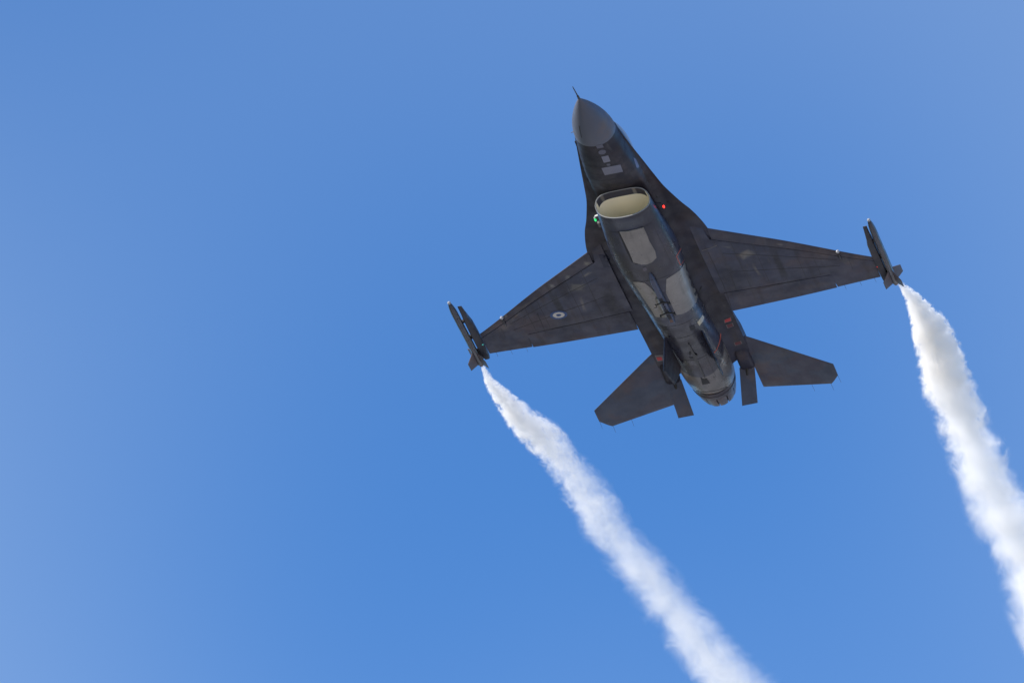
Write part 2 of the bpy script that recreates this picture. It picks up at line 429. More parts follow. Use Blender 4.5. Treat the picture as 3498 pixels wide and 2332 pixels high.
# belly trunk with the air intake
TW = cubic([(3.75, .625), (4.1, .645), (4.6, .675), (5.4, .72), (6.0, .74), (6.5, .735), (7, .70), (8, .635), (9, .59), (10, .585), (11, .60), (12, .615), (12.6, .60), (13.07, .555)])
TB = cubic([(3.75, -.80), (4.1, -.825), (4.6, -.88), (5.5, -.92), (7, -.93), (8.5, -.91), (9.5, -.84), (10.5, -.74), (11.5, -.66), (12.4, -.60), (13.07, -.525)])
TT = cubic([(3.75, -.235), (4.4, -.215), (5.2, -.06), (6, .0), (8, .05), (10, .3), (11, .5), (12, .56), (13.07, .51)])
TM = cubic([(3.75, -.44), (5, -.44), (7, -.42), (9, -.30), (11, -.08), (13.07, -.01)])          # height of the widest point
NB = cubic([(3.75, 2.15), (5.5, 2.35), (8, 2.5), (10, 2.2), (11.5, 2.0), (13.07, 2.0)])
NT_ = cubic([(3.75, 4.2), (5.5, 2.8), (9, 2.2), (11, 2.0), (13.07, 2.0)])
NR = 72
def trunk_ring(x, inset=0.0, sl=1.0, noslant=False):
    wv, zb, zt, zm, nb, ntp = TW(x) - inset, TB(x) + inset, TT(x) - inset * 0.6, TM(x), NB(x), NT_(x)
    r = []
    for k in range(NR):
        a = 2 * math.pi * k / NR
        c, s = math.cos(a), math.sin(a)
        n = nb if s < 0 else ntp
        y = wv * math.copysign(abs(c) ** (2 / n), c)
        z = zm + (zm - zb if s < 0 else zt - zm) * math.copysign(abs(s) ** (2 / n), s)
        if s > 0: y *= 1 - 0.25 * smooth(6.5, 4.2, x) * ((z - zm) / (zt - zm)) ** 1.3
        # the lip is swept: its upper edge lies ahead of the lower one
        sw = 0.0 if noslant else 0.26 * smooth(6.0, 3.75, x) * smooth(-0.24, -0.62, z)
        r.append((x + sw, y, z))
    return r
xs = [3.75 + (13.07 - 3.75) * (i / 110) ** 1.15 for i in range(111)]
rings = [trunk_ring(x) for x in xs]
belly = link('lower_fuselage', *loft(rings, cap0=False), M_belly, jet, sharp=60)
skin(belly)
# intake: rounded lip, splitter underside, cream duct
lipr = []
for j in range(7):
    a = math.pi * j / 6
    lipr.append([(p[0] - 0.014 * math.sin(a), p[1], p[2]) for p in trunk_ring(3.75, 0.001 + 0.013 * (1 - math.cos(a)))])
intake = link('air_intake', *loft(lipr, False, False), M_lip, jet)
dx = []
for i in range(61):
    x = 3.75 + 2.9 * i / 60
    rg = trunk_ring(3.75, 0.028)
    q = i / 60
    # duct narrows, turns round and climbs towards the engine face
    R_ = []
    for k, p in enumerate(rg):
        a = 2 * math.pi * k / NR
        cy, cz = 0.42 * math.cos(a), -0.61 + 0.15 * math.sin(a)
        f = smooth(0.08, 1.0, q)
        R_.append((p[0] * (1 - q) + (x) * q if q == 0 else p[0] + 1.7 * q, p[1] * (1 - f) + cy * f, p[2] * (1 - f) + (cz) * f))
    dx.append(R_)
V, F = loft(dx, False, True)
r0_ = trunk_ring(3.75)
dark_f = [i * NR + k for i in range(9) for k in range(NR) if min(r0_[k][2], r0_[(k + 1) % NR][2]) > (-0.36 if r0_[k][1] < 0 else -0.44)]
dark_f = [F[j] for j in dark_f]
def sub(name, FS, mat):
    us = sorted({i for f in FS for i in f}); mp = {k: i for i, k in enumerate(us)}
    return link(name, [V[i] for i in us], [tuple(mp[i] for i in f) for f in FS], mat, intake, sharp=60)
ds = set(dark_f)
sub('intake_duct', [f for f in F if f not in ds], M_duct)
sub('splitter_plate', dark_f, M_splitter)
link('duct_strut', *loft([[(4.22, -0.012, -0.80), (4.27, -0.012, -0.80), (4.27, 0.012, -0.80), (4.22, 0.012, -0.80)], [(4.30, -0.012, -0.66), (4.35, -0.012, -0.66), (4.35, 0.012, -0.66), (4.30, 0.012, -0.66)]]), M_dark, intake)

# canopy (mostly hidden above)
rings = []
for i in range(25):
    u = i / 24; x = 1.75 + 3.4 * u
    h = 0.42 * (math.sin(math.pi * u ** 0.75)) ** 0.7 if 0 < u < 1 else 0.01
    wd = 0.16 + 0.30 * math.sin(math.pi * u ** 0.8) ** 0.7 if 0 < u < 1 else 0.05
    base = Zt(x) - 0.16
    rings.append([(x, wd * math.cos(a), base + (h + 0.14) * max(-.1, math.sin(a))) for a in (2 * math.pi * k / 28 for k in range(28))])
link('canopy', *loft(rings), M_glass, jet)

# wings
X0 = 5.418
def LE(y): return X0 + 0.839 * y + 0.136 * smooth(2.6, 4.57, y)
def TE(y): return X0 + 4.97 - 0.04 * smooth(2.6, 4.57, y)
def ZW(y): return 0.10 * (max(y, 0) / 4.57) ** 1.4
def HL(y): return LE(y) + 0.56 - 0.085 * y                    # leading edge flap hinge
def HT(y): return 9.50 + 0.105 * (y - 1.4)                    # flaperon hinge
def foil(y, x):
    c = TE(y) - LE(y); u = max(0.0, min(1.0, (x - LE(y)) / c))
    return c * 0.04 * 0.5 * (2.6 * math.sqrt(u) * (1 - u) ** 0.9 * 0.9 + 0.04)
def panel(name, y0, y1, fa, fb, mat, parent, s, ny=20, nx=14, drop=0.0, gap=0.0):
    rings = []
    for i in range(ny + 1):
        y = y0 + (y1 - y0) * i / ny
        a, b_ = fa(y), fb(y); top, bot = [], []
        for j in range(nx + 1):
            u = 0.5 - 0.5 * math.cos(math.pi * j / nx)
            x = a + (b_ - a) * u; h = foil(y, x)
            dz = -drop * (abs(x - (b_ if drop < 0 else a)) if drop else 0)
            top.append((x, s * y, ZW(y) + h + dz * (1 if drop >= 0 else -1))); bot.append((x, s * y, ZW(y) - h + dz * (1 if drop >= 0 else -1)))
        rings.append(top + bot[::-1])
    o = link(name, *loft(rings), mat, parent, sharp=30)
    return o
YI, YF, YT = 1.02, 3.57, 4.57
wings = {}
G = 0.013
for s in (1, -1):
    # main box: inner bay ahead of the flaperon, outer bay to the trailing edge
    rings = []
    W_ = MB()
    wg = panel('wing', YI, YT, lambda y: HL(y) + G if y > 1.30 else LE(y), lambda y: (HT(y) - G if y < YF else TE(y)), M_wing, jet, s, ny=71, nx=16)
    wings[s] = wg
    lf = panel('leading_edge_flap', 1.37, YT - 0.01, LE, lambda y: HL(y) - G, M_flap, wg, s, nx=10)
    fl = panel('flaperon', 1.10, YF - 0.02, lambda y: HT(y) + G, TE, M_wing, wg, s, nx=10, drop=0.02)
    for ob in (wg, lf, fl): skin(ob)
wings[1]['label'] = 'starboard wing with blue and white roundel'

# wingtip launcher rails, lamps
def rail(s):
    P = [(7.97, 4.735), (7.98, 4.645), (8.25, 4.63), (8.52, 4.613), (8.75, 4.580), (9.3, 4.572), (10.27, 4.59), (10.46, 4.60), (10.47, 4.715), (10.30, 4.76), (9.2, 4.755), (8.55, 4.745), (8.3, 4.735)]
    n = len(P)
    V = [(x, s * y, 0.135) for x, y in P] + [(x, s * y, 0.055) for x, y in P]
    V += [(x * 0.997 + 9.2 * 0.003, s * (y * 0.8 + 4.66 * 0.2), 0.165) for x, y in P] + [(x * 0.997 + 9.2 * 0.003, s * (y * 0.8 + 4.66 * 0.2), 0.028) for x, y in P]
    F = [(i, (i + 1) % n, n + (i + 1) % n, n + i) for i in range(n)] + [(i, (i + 1) % n, 2 * n + (i + 1) % n, 2 * n + i) for i in range(n)] + [(n + i, n + (i + 1) % n, 3 * n + (i + 1) % n, 3 * n + i) for i in range(n)]
    F += [tuple(range(2 * n, 3 * n)), tuple(range(4 * n - 1, 3 * n - 1, -1))]
    V = [(x, y, 0.095 + (z - 0.095) * (0.12 + 0.88 * smooth(7.95, 8.6, x))) for x, y, z in V]
    r = link('launcher_rail', V, F, M_rail, jet, sharp=20)
    for xa, xb_ in ((8.62, 8.72), (9.35, 9.5), (10.05, 10.15)): MB().box((xa, s * 4.735, 0.075), (xb_, s * 4.80, 0.115)).build('hanger_lug', M_darkm, r)
    skin(r)
    return r
rails = {s: rail(s) for s in (1, -1)}
pl_ = on(c7(715, 1010), 2, 0.02)
MB().ball((pl_.x, pl_.y, 0.045), 0.022, 8, (1.3, 0.8, 1)).build('navigation_light', plain('red_tip_lamp', (0.6, 0.03, 0.02), 0.2, emit=(1, 0.03, 0.02), es=0.35), rails[-1])['label'] = 'small red light'
ps_ = on(c8(778, 935), 2, 0.02)
MB().ball((ps_.x, ps_.y, 0.045), 0.022, 8, (1.3, 0.8, 1)).build('navigation_light', plain('green_tip_lamp', (0.1, 0.4, 0.4), 0.2, emit=(0.05, 0.5, 0.45), es=0.6), rails[1])['label'] = 'small blue-green light'

# tailplanes
def stab(s):
    A = math.radians(9.3); D = 0.043; yr = 1.115; xp = 11.725 + 1.2
    P = [(11.725, 1.108), (13.18, 2.846), (13.70, 2.846), (14.06, 2.637), (14.07, 1.115)]
    def place(x, y, h):
        dx_ = x - xp
        return (xp + dx_ * math.cos(D), s * (yr + (y - yr) * math.cos(A)), -(y - yr) * math.sin(A) - dx_ * math.sin(D) + h)
    rings = []
    ny = 24
    for i in range(ny + 1):
        y = 1.02 + (2.846 - 1.02) * i / ny
        a = 11.725 + 0.839 * max(0, y - 1.108)
        b_ = 14.065 if y < 2.637 else 14.06 - (y - 2.637) / 0.209 * 0.36
        top, bot = [], []
        for j in range(13):
            u = 0.5 - 0.5 * math.cos(math.pi * j / 12); x = a + (b_ - a) * u
            h = 0.035 * (1 - 0.55 * i / ny) * math.sqrt(max(0, 4 * u * (1 - u))) + 0.004
            top.append(place(x, y, h)); bot.append(place(x, y, -h))
        rings.append(top + bot[::-1])
    o = link('stabilator', *loft(rings), M_tail, jet, sharp=30)
    for (x, y) in ((14.06, 2.15), (14.06, 2.60), (13.72, 2.84)):
        p = Vector(place(x, y, 0)); q = Vector(place(x + 0.30, y + 0.01, -0.01))
        MB().tube([p - (q - p) * 0.15, q], [.004, .0025], 6).build('static_wick', M_darkm, o)
    return o
stabs = {s: stab(s) for s in (1, -1)}
for s in (1, -1): skin(stabs[s])

# ventral fins
for s in (1, -1):
    P = [(9.85, .425, -.60), (10.32, .62, -1.25), (11.30, .575, -1.10), (11.55, .45, -.66), (11.5, .42, -.55)]
    P = [(x, (.48 + .3 * (-.8 - z)), z) for x, _, z in P]
    n = Vector((0, 1, .3 )).normalized() * 0.03
    v = MB()
    c = Vector((10.7, .53, -.92))
    base = [Vector(p) for p in P]
    inn = [c + (p - c) * 0.86 for p in base]
    V = [p for p in base] + [p + n for p in inn] + [p - n for p in inn]
    k = len(base)
    F = [(i, (i + 1) % k, k + (i + 1) % k, k + i) for i in range(k)] + [(i, (i + 1) % k, 2 * k + (i + 1) % k, 2 * k + i) for i in range(k)] + [tuple(range(k, 2 * k)), tuple(range(3 * k - 1, 2 * k - 1, -1))]
    o = link('ventral_fin', [(p.x, p.y * s, p.z) for p in V], F, M_body, jet, sharp=15)
# vertical tail on top
MB().prism([(9.9, 0, .55), (10.7, 0, .75), (12.35, 0, 2.95), (13.35, 0, 2.95), (13.0, 0, .75), (13.25, 0, .45), (12.4, 0, .4)], (0, 0.11, 0)).build('tail_fin', M_body, jet)

# tail shelf fairings and split air brakes
for s in (1, -1):
    rings = []
    for i in range(15):
        u = i / 14; x = 12.1 + 0.88 * u
        hw = 0.175; cy = 0.88
        zl = 0.06 - 0.10 * smooth(0, .25, u) - 0.075 * math.sin(math.pi * min(1, u * 0.62)) ; zu = 0.24 - 0.12 * u
        rings.append([(x, s * (cy + hw * math.copysign(abs(math.cos(a)) ** 0.6, math.cos(a))), (zl + zu) / 2 + (zu - zl) / 2 * math.copysign(abs(math.sin(a)) ** 0.7, math.sin(a))) for a in (2 * math.pi * k / 24 for k in range(24))])
    fz = link('tail_fairing', *loft(rings), M_body, jet)
    skin(fz)
    for up in (False, True):
        sg = 1 if up else -1
        F0 = [(12.96, .69, 0.02), (12.96, 1.04, 0.02)]; B0 = [(13.47, .935, 0), (13.47, .57, 0)]
        zf, zb_ = (-.045, -.75) if not up else (.12, .80)
        quad = [Vector((12.96, s * .69, zf)), Vector((12.96, s * 1.04, zf)), Vector((13.47, s * .935, zb_)), Vector((13.47, s * .57, zb_))]
        nn = (quad[1] - quad[0]).cross(quad[3] - quad[0]).normalized() * 0.035
        br = MB().prism(quad, nn).build('air_brake', M_brake, jet)
        mid = (quad[0] + quad[1]) / 2; dn = ((quad[2] + quad[3]) / 2 - mid).normalized()
        MB().tube([mid - dn * 0.06 + Vector((-.05, 0, 0)), mid + dn * 0.2], [0.045, 0.03], 10).build('actuator', M_darkm, br)
        skin(br)

# engine nozzle
def ring_at(x, r, n=72, zc=-0.01): return [(x, r * math.cos(a), zc + r * math.sin(a)) for a in (2 * math.pi * k / n for k in range(n))]
noz = link('engine_nozzle', *loft([ring_at(13.07, .535), ring_at(13.09, .528), ring_at(13.22, .522), ring_at(13.235, .532), ring_at(13.40, .508), ring_at(13.42, .49), ring_at(13.44, .44)], True, True), M_noz, jet, sharp=12)
npet = 12
for k in range(npet):
    a0 = 2 * math.pi * (k + 0.06) / npet; a1 = 2 * math.pi * (k + 0.94) / npet
    rg = []
    for (x, r) in ((13.40, .492), (13.62, .462), (13.88, .40), (13.87, .375), (13.62, .435), (13.40, .465)):
        rg.append([(x, (r + 0.008 * math.sin(math.pi * j / 5)) * math.cos(a0 + (a1 - a0) * j / 5), -0.01 + (r + 0.008 * math.sin(math.pi * j / 5)) * math.sin(a0 + (a1 - a0) * j / 5)) for j in range(6)])
    rg.append(rg[0])
    V, F = loft(rg[:6], False, False, False)
    F += [(30 + j, j, j + 1, 31 + j) for j in range(5)] + [tuple(6 * i for i in range(6)), tuple(6 * i + 5 for i in reversed(range(6)))]
    link('nozzle_petal', V, F, M_petal, noz, sharp=25)
link('nozzle_throat', *loft([ring_at(13.38, .43), ring_at(13.86, .365), ring_at(13.86, .35), ring_at(13.5, .36), ring_at(13.45, .02)], False, True), M_dark, noz)

# centreline pylon with its open rack
rings = []
for i in range(21):
    u = i / 20; x = 6.32 + 2.5 * u
    hw = 0.062 * min(1, (u / 0.12) ** 0.6, ((1 - u) / 0.06 + 0.05) ** 0.6 if u > .94 else 1)
    zb_ = -0.90 - 0.125 * min(1, (u / 0.10) ** 0.7) + 0.10 * smooth(0.93, 1, u)
    rings.append([(x, hw, -.85), (x, hw, zb_ + 0.02), (x, hw * .7, zb_), (x, -hw * .7, zb_), (x, -hw, zb_ + 0.02), (x, -hw, -.85)])
pyl = link('centreline_pylon', *loft(rings), paint('pylon_grey', (0.085, 0.09, 0.105), dirt=0.35, rough=0.4), jet, sharp=25)
skin(pyl)
for xb in (7.62, 8.12):
    br = MB()
    for sg in (1, -1):
        br.tube([(xb, 0, -1.035), (xb + 0.0, sg * 0.10, -1.05), (xb, sg * 0.165, -1.075)], [.022, .018, .016], 8)
        br.tube([(xb, sg * 0.165, -1.04), (xb, sg * 0.165, -1.105)], [.014, .014], 8)
        br.tube([(xb, sg * 0.165, -1.105), (xb, sg * 0.165, -1.118)], [.034, .034], 10)
    br.build('sway_brace', M_darkm, pyl)
MB().box((7.44, -.038, -1.029), (7.66, .038, -1.02)).build('rack_slot', M_dark, pyl)
MB().box((7.98, -.038, -1.029), (8.10, .038, -1.02)).build('rack_slot', M_dark, pyl)
MB().box((8.22, -.038, -1.029), (8.42, .038, -1.02)).build('rack_slot', M_dark, pyl)
MB().box((8.46, -.036, -1.030), (8.58, .036, -1.02)).build('rack_plate', plain('rust_brown_plate', (0.12, 0.06, 0.04), 0.6), pyl)
for xb in (7.72, 7.84, 7.93): MB().tube([(xb, 0, -1.01), (xb, 0, -1.05)], [.026, .02], 8).build('ejector', M_darkm, pyl)

# ---------------------------------------------------------------- markings and panels laid on the skins
VV, FF = [], []
for vv, ff in surf:
    b0 = len(VV); VV += vv; FF += [tuple(i + b0 for i in f) for f in ff]
BVH = BVHTree.FromPolygons(VV, FF)
def hit(u, v):
    d = ray(u, v)
    p, n, i, dist = BVH.ray_cast(EYE, d)
    if p is None: return None
    if n.dot(d) > 0: n = -n
    return p, n
def patch(name, poly, mat, parent=None, lift=0.006, step=9.0):
    """a thin plate that follows the skin; its outline is given in photograph pixels and its depth comes from the skin it lies on"""
    pts = []; n = len(poly)
    for i in range(n):
        a, b_ = Vector(poly[i]), Vector(poly[(i + 1) % n])
        k = max(1, int((b_ - a).length / step))
        pts += [a + (b_ - a) * j / k for j in range(k)]
    ne = len(pts)
    xs_ = [p.x for p in pts]; ys_ = [p.y for p in pts]
    def inside(p):
        c = False; j = ne - 1
        for i in range(ne):
            if (pts[i].y > p.y) != (pts[j].y > p.y) and p.x < (pts[j].x - pts[i].x) * (p.y - pts[i].y) / (pts[j].y - pts[i].y) + pts[i].x: c = not c
            j = i
        return c
    inner = []
    x = min(xs_) + step / 2
    while x < max(xs_):
        y = min(ys_) + step / 2
        while y < max(ys_):
            p = Vector((x, y))
            if inside(p) and min((p - q).length for q in pts) > step * 0.5: inner.append(p)
            y += step
        x += step
    vs, es, fs, *_ = delaunay_2d_cdt(pts + inner, [(i, (i + 1) % ne) for i in range(ne)], [list(range(ne))], 1, 1e-4)
    P = []; ok = []
    for q in vs:
        h = hit(q.x, q.y)
        ok.append(h is not None)
        P.append(h if h else (Vector((0, 0, 0)), Vector((0, 0, -1))))
    F = [tuple(f) for f in fs if all(ok[i] for i in f) and max((P[f[0]][0] - P[f[1]][0]).length, (P[f[1]][0] - P[f[2]][0]).length, (P[f[2]][0] - P[f[0]][0]).length) < 0.5]
    V = [p + n_ * lift for p, n_ in P]
    cnt = {}
    for f in F:
        for i in range(3):
            e = (f[i], f[(i + 1) % 3]); cnt[tuple(sorted(e))] = cnt.get(tuple(sorted(e)), []) + [e]
    m0 = len(V); V += [p - n_ * 0.004 for p, n_ in P]
    F2 = list(F)
    for es_ in cnt.values():
        if len(es_) == 1:
            a, b_ = es_[0]; F2.append((b_, a, m0 + a, m0 + b_))
    used = sorted({i for f in F2 for i in f}); mp = {k: i for i, k in enumerate(used)}
    if not F2: return None
    o = link(name, [V[i] for i in used], [tuple(mp[i] for i in f) for f in F2], mat, parent or jet, sharp=50)
    return o
def ribbon(name, pts, wpx, mat, parent=None, lift=0.005):
    P = [Vector(p) for p in pts]; Lf, Rt = [], []
    for i, p in enumerate(P):
        d = (P[min(i + 1, len(P) - 1)] - P[max(i - 1, 0)]).normalized(); n = Vector((-d.y, d.x)) * wpx / 2
        Lf.append(p + n); Rt.append(p - n)
    return patch(name, [tuple(p) for p in Lf + Rt[::-1]], mat, parent, lift, step=6.0)
def P_(c, *a): return [c(x, y) for x, y in a]
def ell(c, cx, cy, rx, ry, n=14, rot=0):
    r = math.radians(rot)
    return [c(cx + rx * math.cos(t) * math.cos(r) - ry * math.sin(t) * math.sin(r), cy + rx * math.cos(t) * math.sin(r) + ry * math.sin(t) * math.cos(r)) for t in (2 * math.pi * k / n for k in range(n))]

M_seam0 = plain('dark_hook_steel', (0.03, 0.028, 0.03), 0.5)
# under the nose
M_chin = paint('chin_panel_grey', (0.22, 0.205, 0.185), dirt=0.15, rough=0.5, streak=False)
M_chin2 = paint('faint_chin_panel_grey', (0.13, 0.12, 0.112), dirt=0.2, rough=0.5, streak=False)
patch('access_panel', ell(c1, 410, 626, 34, 21, rot=-8), M_chin2, fus)
patch('access_panel', P_(c1, (402, 668), (464, 655), (484, 708), (426, 721)), M_chin, fus)
patch('access_panel', ell(c1, 467, 738, 18, 11), M_chin2, fus)
patch('access_panel', P_(c1, (404, 768), (572, 738), (596, 800), (434, 832)), M_chin, fus)
patch('access_panel', P_(c1, (352, 568), (412, 556), (424, 584), (366, 594)), M_chin2, fus)
patch('pale_side_strip', P_(c1, (688, 676), (710, 690), (738, 752), (730, 768), (716, 764)), paint('pale_strip', (0.21, 0.19, 0.19), dirt=0.1, rough=0.4, streak=False), fus)  # narrow pale strip on the side of the forebody
ribbon('panel_gap', P_(c1, (204, 392), (214, 440), (228, 498)), 1.6, M_line, rad)
# nose gear door and a dark strip painted for its shadow gap
door = patch('nose_gear_door', P_(c2, (652, 745), (770, 738), (890, 710), (970, 685), (1010, 770), (1050, 870), (1125, 1000), (1145, 1090), (1085, 1150), (1020, 1178), (950, 1182), (838, 1152), (780, 1010)), M_light, belly, lift=0.02)
patch('door_gap_shade', P_(c2, (632, 748), (654, 746), (700, 850), (780, 1010), (842, 1158), (900, 1180), (880, 1186), (815, 1150), (740, 1000)), M_dark, belly, lift=0.008)
# main gear doors
patch('main_gear_door', P_(c3, (962, 530), (1040, 485), (1115, 430), (1160, 375), (1187, 318), (1215, 385), (1260, 520), (1300, 640), (1334, 740), (1315, 810), (1270, 870), (1200, 925), (1140, 948), (1085, 957), (1040, 870), (955, 690)), M_light, belly, lift=0.008)
patch('main_gear_door', P_(c3, (562, 564), (640, 566), (705, 578), (770, 630), (835, 695), (850, 740), (930, 900), (972, 985), (900, 990), (832, 978), (775, 880), (690, 760)), M_light, belly, lift=0.008)
# belly markings, vents, tail hook
patch('vent', P_(c3, (1234, 1095), (1296, 1078), (1310, 1120), (1252, 1146)), M_dark, belly)
patch('vent', P_(c3, (903, 1104), (962, 1100), (988, 1138), (930, 1144)), M_dark, belly)
patch('access_panel', P_(c3, (1330, 1045), (1362, 1008), (1390, 960), (1414, 985), (1396, 1035), (1355, 1090)), M_gold_glint, belly)['label'] = 'panel with a sun reflection painted pale gold'  # sun reflection on this panel, put in as pale gold colour
patch('vent', P_(c3, (1385, 618), (1388, 650), (1368, 702), (1352, 694), (1364, 645)), M_dark, belly, lift=0.008)
patch('vent', P_(c3, (795, 1045), (812, 1043), (834, 1080), (822, 1082)), M_dark)
patch('vent', P_(c3, (640, 790), (655, 785), (682, 826), (672, 830)), M_dark)
ribbon('warning_line', P_(c3, (1135, 172), (1082, 264), (1130, 368)), 2.6, M_orange, belly)
ribbon('warning_line', P_(c3, (1130, 368), (1155, 335), (1182, 285)), 1.4, M_orange, belly)
ribbon('warning_line', P_(c3, (1608, 1180), (1606, 1230), (1590, 1300), (1562, 1370), (1528, 1412)), 2.6, M_orange)
patch('tail_hook', P_(c4, (628, 225), (640, 228), (700, 335), (728, 345), (722, 372), (745, 440), (812, 586), (800, 590), (740, 470), (690, 385), (668, 330)), M_seam0, belly, lift=0.03)
patch('hook_recess', P_(c4, (762, 590), (800, 612), (826, 600), (864, 650), (784, 668)), M_dark, belly, lift=0.01)
patch('vent', ell(c4, 650, 333, 14, 18), M_dark, belly); patch('vent', P_(c4, (640, 372), (684, 372), (688, 386), (650, 390)), M_dark, belly)
ribbon('panel_gap', P_(c4, (690, 735), (780, 748), (880, 742), (960, 725), (1050, 690), (1120, 645)), 1.3, M_line, belly)
ribbon('drain_mast', P_(c4, (905, 582), (922, 615)), 2.0, M_frame, belly, 0.02)
patch('sensor_patch', ell(c3, 705, 415, 26, 24, 10), M_chin2, belly)
# red rescue marks on the tail shelf
for q, mm in ((((785, 577), (902, 530), (922, 592), (797, 632)), M_red), (((826, 688), (945, 650), (968, 705), (860, 748)), M_dred), (((1000, 1068), (1122, 1030), (1144, 1082), (1024, 1118)), M_dred)):
    cx = sum(a for a, _ in q) / 4; cy = sum(b_ for _, b_ in q) / 4
    fr = patch('warning_mark', [c10(cx + (a - cx) * 1.24, cy + (b_ - cy) * 1.3) for a, b_ in q], M_frame, fus, 0.004)
    patch('red_square', [c10(a, b_) for a, b_ in q], mm, fr, 0.009)
fr = patch('warning_mark', P_(c9, (1222, 268), (1340, 262), (1358, 348), (1262, 362)), M_frame, fus, 0.004)
patch('red_square', P_(c9, (1247, 298), (1322, 290), (1340, 334), (1272, 346)), M_red, fr, 0.009)
# strake vents and recesses
patch('vent', ell(c2, 1152, 286, 11, 16), M_dark, None); patch('vent', P_(c2, (1285, 348), (1315, 342), (1318, 354), (1292, 362)), M_dark, fus)
patch('vent', ell(c2, 452, 872, 11, 10), M_dark, fus); patch('vent', ell(c2, 466, 1016, 17, 10), M_dark, fus)
patch('gun_port', P_(c2, (372, 1062), (470, 1052), (520, 1110), (520, 1225), (440, 1225)), paint('sooty_grey', (0.03, 0.032, 0.042), dirt=0.3, rough=0.5), None, 0.004)
# wing panel joints
for s_, c_, lines in ((1, c5, [((1050, 690), (1090, 775), (1145, 905)), ((960, 955), (1000, 1050))]), (-1, c6, [((420, 620), (490, 800)), ((205, 420), (300, 620), (380, 800), (440, 985))])):
    for l_ in lines: ribbon('panel_gap', P_(c_, *l_), 1.5, M_line, wings[s_])
ribbon('panel_gap', P_(c6, (140, 400), (220, 375), (290, 345)), 2.0, M_frame, wings[-1])

M_seam = plain('fine_seam', (0.028, 0.027, 0.03), 0.7)
def pix(p):
    q = RJ @ Vector(p) + TJ
    return (PW / 2 + FPX * q.x / q.z, PH / 2 + FPX * q.y / q.z)
for s in (1, -1):
    for y in (1.72, 2.16, 2.98, 3.32, 4.05):
        ribbon('panel_seam', [pix((HL(y) + .03 + (HT(y) - HL(y) - .06) * k / 4, s * y, ZW(y))) for k in range(5)], 1.1, M_seam, wings[s], 0.003)
    for fr_ in (0.30, 0.66):
        ribbon('panel_seam', [pix((HL(y) + (HT(y) - HL(y)) * fr_, s * y, ZW(y))) for y in (1.45, 2.0, 2.6, 3.2, 3.8)], 1.0, M_seam, wings[s], 0.003)
for x, ya, yb in ((2.36, -.42, .42), (3.02, -.5, .5), (2.72, -.1, .42)):
    ribbon('panel_seam', [pix((x, ya + (yb - ya) * k / 8, Zb(x) * max(0, 1 - (abs(ya + (yb - ya) * k / 8) / Wb(x)) ** 2.5) ** .5)) for k in range(9)], 1.2, M_seam, fus, 0.003)
for x, yw in ((4.52, .5), (6.72, .42), (9.02, .42), (9.72, .4), (11.05, .3)):
    ribbon('panel_seam', [pix((x, yw * k / 5, TB(x) + (TM(x) - TB(x)) * (1 - max(0, 1 - (abs(yw * k / 5) / TW(x)) ** NB(x)) ** (1 / NB(x))))) for k in range(-5, 6)], 1.1, M_seam, belly, 0.003)
for x0_, x1_, y in ((4.6, 6.6, -.5), (9.1, 11.9, -.30), (9.1, 11.0, .32)):
    ribbon('panel_seam', [pix((x0_ + (x1_ - x0_) * k / 8, y, -.75)) for k in range(9)], 1.1, M_seam, belly, 0.003)
# national roundel under the starboard wing: three flat discs
def disc(name, r0, r1, lift, mat, parent):
    V, F = [], []; n = 40; cx, cy = 9.045, 2.645
    for k in range(n):
        a = 2 * math.pi * k / n
        for r in (r0, r1):
            x, y = cx + r * math.cos(a), cy + r * math.sin(a)
            p, nn, *_ = BVH.ray_cast(Vector((x, y, -3)), Vector((0, 0, 1)))
            V.append((x, y, (p.z if p else 0) - lift))
    for k in range(n):
        a, b_ = 2 * k, 2 * ((k + 1) % n)
        F.append((a, a + 1, b_ + 1, b_))
    return link(name, V, F, mat, parent)
rd = disc('roundel', 0.135, 0.198, 0.006, M_blue, wings[1])
rd['label'] = 'blue white blue roundel'
disc('white_ring', 0.058, 0.1345, 0.006, M_white, rd); disc('blue_centre', 0.001, 0.0575, 0.006, M_blue, rd)

# antennas, wicks, probes, lamps
for s in (1, -1):
    y = 3.90; x = LE(y)
    a = MB().tube([(x + 0.42, s * y, -0.02 + ZW(y)), (x + 0.25, s * y, -0.055 + ZW(y)), (x - 0.02, s * y, -0.045 + ZW(y))], [.006, .026, .026], 10).build('warning_antenna', M_rail, wings[s])
    MB().ball((x - 0.045, s * y, -0.045 + ZW(y)), 0.042, 10).build('antenna_tip', M_dome, a)
    for y in (3.72, 4.08, 4.42):
        MB().tube([(TE(y) - .03, s * y, ZW(y)), (TE(y) + 0.20, s * (y + .005), ZW(y))], [.004, .0025], 6).build('static_wick', M_darkm, wings[s])
def lamp(px, s, mat, lab):
    p = on(px, 1, s * 0.79)
    h = BVH.ray_cast(Vector((p.x - 0.02, s * 2.0, p.z)), Vector((0, -s, 0)))
    base = Vector((p.x - 0.1, s * 0.63, p.z + 0.02))
    b_ = MB().tube([base, (p.x - 0.09, p.y - s * .03, p.z + .01), (p.x - .03, p.y, p.z)], [.03, .022, .02], 8).build('lamp_bracket', M_brk if s > 0 else M_belly, intake)
    l_ = MB().ball((p.x + .05, p.y, p.z), 0.034, 10, (1.9, .75, .75)).build('navigation_light', mat, b_)
    l_['label'] = lab
lamp(c2(1236, 400), -1, M_redl, 'glowing red light')
lamp(c2(322, 578), 1, M_grnl, 'glowing green light')
MB().box((4.62, .69, -.46), (4.80, .74, -.40)).build('antenna_block', M_frame, belly)
ap = on(c1(182, 545), 1, 0.50)
